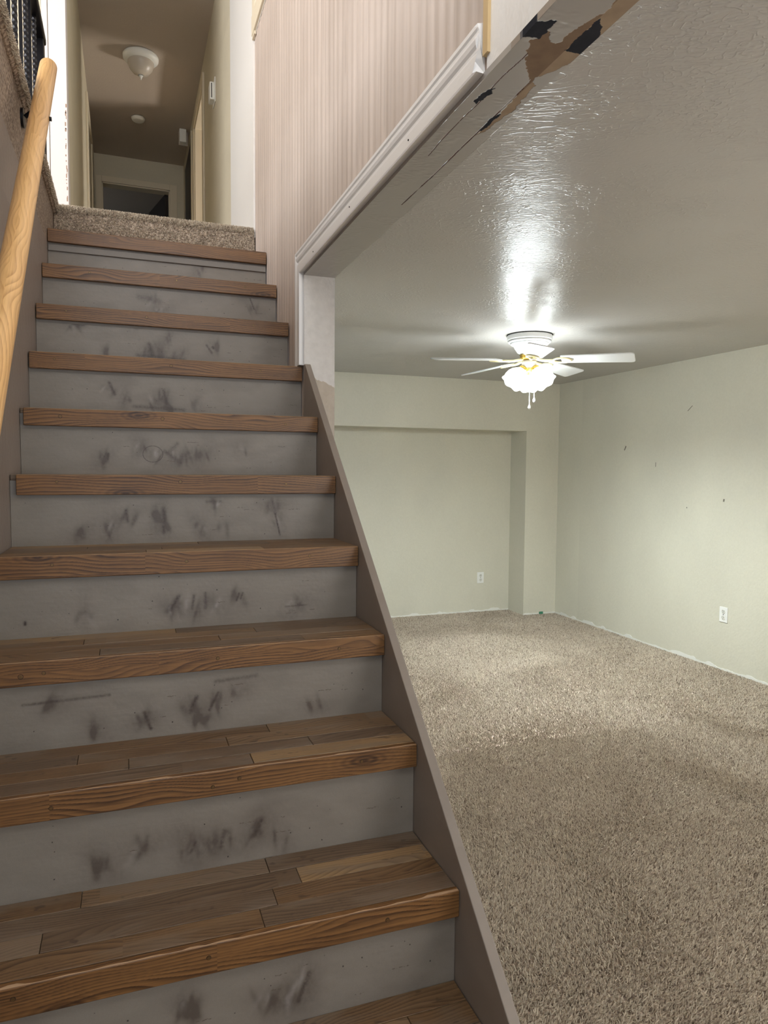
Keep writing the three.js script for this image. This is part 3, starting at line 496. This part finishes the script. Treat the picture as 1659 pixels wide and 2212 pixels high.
// ------------------------------------------------------------------ iron railing above the left wall
{
  const t = thing('iron_railing', 'black wrought iron railing with twisted balusters above the left wall', 'railing');
  const x = -0.03, yb = FU - 0.007, yt = 3.095;
  const twist = (s, turns) => { const g = new THREE.BoxGeometry(s, yt - yb, s, 1, 90, 1), P = g.attributes.position; for (let i = 0; i < P.count; i++) { const y = P.getY(i), a = y / (yt - yb) * turns * Math.PI * 2, px = P.getX(i), pz = P.getZ(i); P.setXYZ(i, px * Math.cos(a) - pz * Math.sin(a), y, px * Math.sin(a) + pz * Math.cos(a)); } g.translate(0, (yt + yb) / 2, 0); g.computeVertexNormals(); return g; };
  const tw = twist(0.0135, 7), pl = new THREE.BoxGeometry(0.011, yt - yb, 0.011).translate(0, (yt + yb) / 2, 0);
  let k = 0;
  for (const z of [-2.545, -2.39, -2.268, -2.125, -1.97, -1.83, -1.69, -1.55, -1.41, -1.27, -1.13, -0.99, -0.85, -0.71, -0.57, -0.43, -0.29, -0.15]) { const o = obj('baluster', k++ % 2 ? pl : tw, M.iron, t); o.position.set(x, 0, z); }
  obj('end_post', rbx(x - 0.02, x + 0.02, yb, yt + 0.01, -2.755, -2.70, 0.003), M.iron, t);
  obj('top_rail', rbx(x - 0.026, x + 0.026, yt, yt + 0.03, -2.76, 0.1, 0.006), M.iron, t);
}
// ------------------------------------------------------------------ ceiling fan
console.log('fan');
{
  const FX = 2.335, FZ = -2.55;
  const f = thing('ceiling_fan', 'white flush mount ceiling fan with five blades and lit glass shades', 'ceiling fan'); f.position.set(FX, YC, FZ);
  const lathe = (pts, seg = 40) => new THREE.LatheGeometry(pts.map(p => new THREE.Vector2(...p)), seg);
  obj('canopy', lathe([[0, -0.104], [0.045, -0.103], [0.064, -0.092], [0.078, -0.072], [0.086, -0.055], [0.098, -0.052], [0.102, -0.047], [0.100, -0.043], [0.110, -0.041], [0.114, -0.035], [0.110, -0.031], [0.117, -0.029], [0.119, -0.024], [0.119, -0.004], [0.116, -0.002], [0, -0.002]]), M.fanwhite, f);
  obj('ceiling_gasket', lathe([[0.10, 0], [0.122, 0], [0.122, -0.004], [0.10, -0.004]]), M.dark, f);
  obj('brass_hub', lathe([[0, -0.134], [0.030, -0.134], [0.044, -0.128], [0.050, -0.120], [0.046, -0.112], [0.052, -0.108], [0.048, -0.103], [0, -0.103]]), M.brass, f);
  const sh = new THREE.Shape(), w0 = 0.048, w1 = 0.062, l0 = 0.17, l1 = 0.535, c = 0.022;
  sh.moveTo(-w0 + 0.012, l0); sh.lineTo(w0 - 0.012, l0); sh.quadraticCurveTo(w0, l0, w0, l0 + 0.014); sh.lineTo(w1, l1 - c); sh.quadraticCurveTo(w1, l1, w1 - c, l1); sh.lineTo(-w1 + c, l1); sh.quadraticCurveTo(-w1, l1, -w1, l1 - c); sh.lineTo(-w0, l0 + 0.014); sh.quadraticCurveTo(-w0, l0, -w0 + 0.012, l0);
  const bladeG = new THREE.ExtrudeGeometry(sh, { depth: 0.004, bevelEnabled: true, bevelSize: 0.001, bevelThickness: 0.001, bevelSegments: 1, curveSegments: 6 }).rotateX(Math.PI / 2);
  const ring = (cz, rx, rz, t) => { const p = []; for (let i = 0; i < 28; i++) { const a = i / 28 * Math.PI * 2; p.push(new THREE.Vector3(rx * Math.cos(a), 0, cz + rz * Math.sin(a))); } return new THREE.TubeGeometry(new THREE.CatmullRomCurve3(p, true), 40, t, 6, true); };
  const arm = new THREE.TubeGeometry(new THREE.CatmullRomCurve3([new THREE.Vector3(0, 0.002, 0.035), new THREE.Vector3(0.004, -0.006, 0.075), new THREE.Vector3(-0.003, -0.010, 0.11), new THREE.Vector3(0, -0.009, 0.135)]), 12, 0.0075, 6);
  const ironG = mergeGeometries([ring(0.175, 0.032, 0.046, 0.005).translate(0, -0.009, 0), arm].map(g => g.toNonIndexed()));
  for (let i = 0; i < 5; i++) {
    const a = (-169.4 + 72 * i) * Math.PI / 180;
    const b = obj('blade', bladeG, M.fanwhite, f); b.rotation.order = 'YXZ'; b.rotation.set(0.03, a, -0.21); b.position.y = -0.128;
    obj('blade_iron', ironG, mat({ color: [238, 226, 180], roughness: 0.3, metalness: 0.3 }), b);
  }
  obj('switch_housing', lathe([[0, -0.176], [0.034, -0.176], [0.038, -0.170], [0.040, -0.150], [0.038, -0.136], [0, -0.134]]), M.fanwhite, f);
  obj('fitter', lathe([[0, -0.196], [0.014, -0.192], [0.030, -0.184], [0.036, -0.178], [0.034, -0.174], [0, -0.174]]), M.brass, f);
  const shadeG = (() => { const g = lathe([[0.020, 0.004], [0.024, -0.004], [0.034, -0.016], [0.050, -0.036], [0.058, -0.056], [0.059, -0.074], [0.056, -0.090], [0.060, -0.100], [0.057, -0.100], [0.053, -0.089], [0.056, -0.073], [0.055, -0.056], [0.047, -0.037], [0.031, -0.018], [0.020, -0.004]], 48), P = g.attributes.position; for (let i = 0; i < P.count; i++) { const y = P.getY(i), an = Math.atan2(P.getZ(i), P.getX(i)), s = 1 + 0.035 * Math.cos(an * 6) * sst(-0.05, -0.1, y); P.setXYZ(i, P.getX(i) * s, y - 0.003 * Math.cos(an * 6) * sst(-0.08, -0.1, y), P.getZ(i) * s); } g.computeVertexNormals(); return g; })();
  const shadeMat = new THREE.MeshPhysicalMaterial({ color: 0xffffff, emissive: new THREE.Color().setRGB(0.93, 1.0, 1.0), emissiveIntensity: 3.4, roughness: 0.4, transmission: 0.5, thickness: 0 });
  const bulbMat = new THREE.MeshStandardMaterial({ color: 0xffffff, emissive: new THREE.Color().setRGB(0.93, 1.0, 1.0), emissiveIntensity: 4 });
  for (const d of [28, -92, 148]) {
    const a = d * Math.PI / 180, g = obj('glass_shade', shadeG, shadeMat, f); g.rotation.order = 'YXZ'; g.rotation.set(-0.72, a, 0); g.position.set(Math.sin(a) * 0.036, -0.184, Math.cos(a) * 0.036);
    obj('shade_holder', lathe([[0.012, 0.016], [0.022, 0.012], [0.027, 0.002], [0.026, -0.008], [0.023, -0.008], [0.022, 0.002], [0.012, 0.008]], 24), M.brass, g);
    obj('bulb', new THREE.SphereGeometry(0.022, 16, 12).translate(0, -0.05, 0), bulbMat, g);
    const l = new THREE.PointLight(new THREE.Color().setRGB(0.88, 0.97, 1.0), 0.5); l.castShadow = true; l.shadow.radius = 3; l.position.set(0, -0.05, 0); g.add(l);
  }
  const sp = new THREE.SpotLight(new THREE.Color().setRGB(0.88, 0.97, 1.0), 14.5, 0, 1.52, 1); sp.castShadow = true; sp.shadow.radius = 2.5; sp.position.set(0, -0.325, 0); sp.target.position.set(0, -1.5, 0); f.add(sp, sp.target);   // light leaving the open mouths of the shades
  for (const [px, pz, y1] of [[-0.012, 0.030, -0.372], [0.024, 0.018, -0.332]]) {
    const ch = obj('pull_chain', new THREE.CylinderGeometry(0.0018, 0.0018, -0.176 - y1, 8).translate(px, (-0.176 + y1) / 2, pz), M.fanwhite, f);
    obj('chain_fob', lathe([[0, -0.024], [0.005, -0.022], [0.0075, -0.014], [0.004, -0.004], [0.0015, 0]], 14).translate(px, y1, pz), M.fanwhite, ch);
  }
}
// ------------------------------------------------------------------ upper hall fittings
{
  const d = thing('dome_light', 'frosted glass dome light on the hall ceiling, unlit', 'light'); d.position.set(0.45, YU, -5.38);
  const L = (pts) => new THREE.LatheGeometry(pts.map(p => new THREE.Vector2(...p)), 40);
  obj('rim', L([[0.085, -0.055], [0.115, -0.048], [0.135, -0.028], [0.137, -0.010], [0.130, 0], [0, 0]]), M.plastic, d);
  obj('glass_bowl', L([[0, -0.155], [0.03, -0.150], [0.062, -0.132], [0.088, -0.100], [0.100, -0.065], [0.100, -0.045]]), mat({ color: [196, 186, 172], roughness: 0.35 }), d);
  obj('finial', L([[0, -0.186], [0.006, -0.182], [0.005, -0.174], [0.012, -0.166], [0.010, -0.158], [0.022, -0.153], [0, -0.150]]), M.plastic, d);
  const s = thing('smoke_detector', 'small round white smoke detector on the hall ceiling', 'smoke detector'); s.position.set(0.445, YU, -6.44);
  obj('housing', L([[0, -0.034], [0.045, -0.034], [0.055, -0.026], [0.062, -0.012], [0.062, 0], [0, 0]]), M.plastic, s);
  const t = thing('thermostat', 'white thermostat on the cream hall wall', 'thermostat'); t.position.set(HX1, 3.92, -4.53);
  obj('wall_plate', rbx(-0.006, 0, -0.085, 0.085, -0.06, 0.06, 0.002), M.plastic, t);
  obj('body', rbx(-0.038, -0.005, -0.065, 0.055, -0.045, 0.045, 0.006), M.plastic, t);
  obj('dark_slot', bx(-0.028, -0.022, -0.055, 0.045, -0.05, 0.0456), M.dark, t);
  const c = thing('chime_box', 'pale box high up at the far right of the hall', 'box'); c.position.set(0.855, YU, -6.54);
  obj('cover', rbx(-0.032, 0.032, -0.125, 0, -0.04, 0.03, 0.006), M.plastic, c);
  obj('back_plate', rbx(-0.036, 0.05, -0.13, 0, -0.055, -0.04, 0.002), M.hallceil, c);
}
// ------------------------------------------------------------------ outlets, scraps
function outlet(label, pos, turn) {
  const o = thing('wall_outlet', label, 'outlet'); o.position.set(...pos); o.rotation.y = turn;
  const p = obj('cover_plate', rbx(-0.031, 0.031, -0.047, 0.047, 0, 0.005, 0.002), M.plastic, o);
  for (const s of [-1, 1]) {
    const r = obj('socket', new THREE.CylinderGeometry(0.0135, 0.0135, 0.004, 18).rotateX(Math.PI / 2).translate(0, s * 0.019, 0.0055), mat({ color: [222, 220, 208], roughness: 0.4 }), o);
    obj('slot', [bx(-0.0062, -0.0042, s * 0.019 - 0.001, s * 0.019 + 0.008, 0.006, 0.0082), bx(0.0042, 0.0062, s * 0.019 - 0.001, s * 0.019 + 0.008, 0.006, 0.0082), bx(-0.002, 0.002, s * 0.019 - 0.009, s * 0.019 - 0.005, 0.006, 0.0082)], M.dark, r);
  }
  obj('screw', new THREE.CylinderGeometry(0.0028, 0.0028, 0.002, 10).rotateX(Math.PI / 2).translate(0, 0, 0.0055), M.dark, o);
}
outlet('white duplex outlet on the right wall', [XR, 0.384, -2.517], -Math.PI / 2);
outlet('white duplex outlet low on the recessed back wall', [3.13, 0.335, ZB - ND], 0);
tag(obj('tape_scrap', rbx(3.555, 3.592, YF - 0.004, YF + 0.018, ZB + 0.004, ZB + 0.012, 0.002), mat({ color: [62, 128, 98], roughness: 0.7 })), 'small green tape scrap at the foot of the pier', 'tape');
// small marks on the right wall
{
  const wr = scene.getObjectByName('wall_right'), scuff = mat({ color: [112, 106, 94], roughness: 0.9 });
  for (const [y, z, h, w, r] of [[1.42, -3.47, 0.035, 0.010, 0.5], [1.08, -2.55, 0.016, 0.010, 0.2], [1.30, -3.15, 0.03, 0.004, 0], [1.02, -2.85, 0.008, 0.006, 0], [1.66, -2.85, 0.05, 0.004, 0.9]]) { const m = obj('scuff_mark', new THREE.BoxGeometry(0.001, h, w), scuff, wr); m.position.set(XR - 0.0003, y, z); m.rotation.x = r; }
}
// ------------------------------------------------------------------ carpet pile of the lower room
console.log('pile');
{
  const spots = [], x0 = W + 0.026, x1 = XR - 0.002, z0 = ZB - ND + 0.002;
  const put = (n, za, zb, xa, xb) => { for (let i = 0; i < n; i++) { const x = rr(xa, xb), z = rr(za, zb); if (z < ZB && x > NX) continue; const a = 6.28 * vn(x * 2.2, z * 2.2), l = 0.6 * vn(x * 3 + 50, z * 3); spots.push([x, YF - 0.0085, z, Math.cos(a) * l, 1, Math.sin(a) * l]); } };
  put(230000, -1.9, -0.1, x0, 3.0);
  put(30000, -1.9, -0.9, 3.0, x1);
  put(240000, z0, -1.9, x0, x1);
  pile('carpet_pile', 'brown speckled cut pile of the lower room carpet', spots, 0.72);
}
console.log('done');
renderer.render(scene, camera);
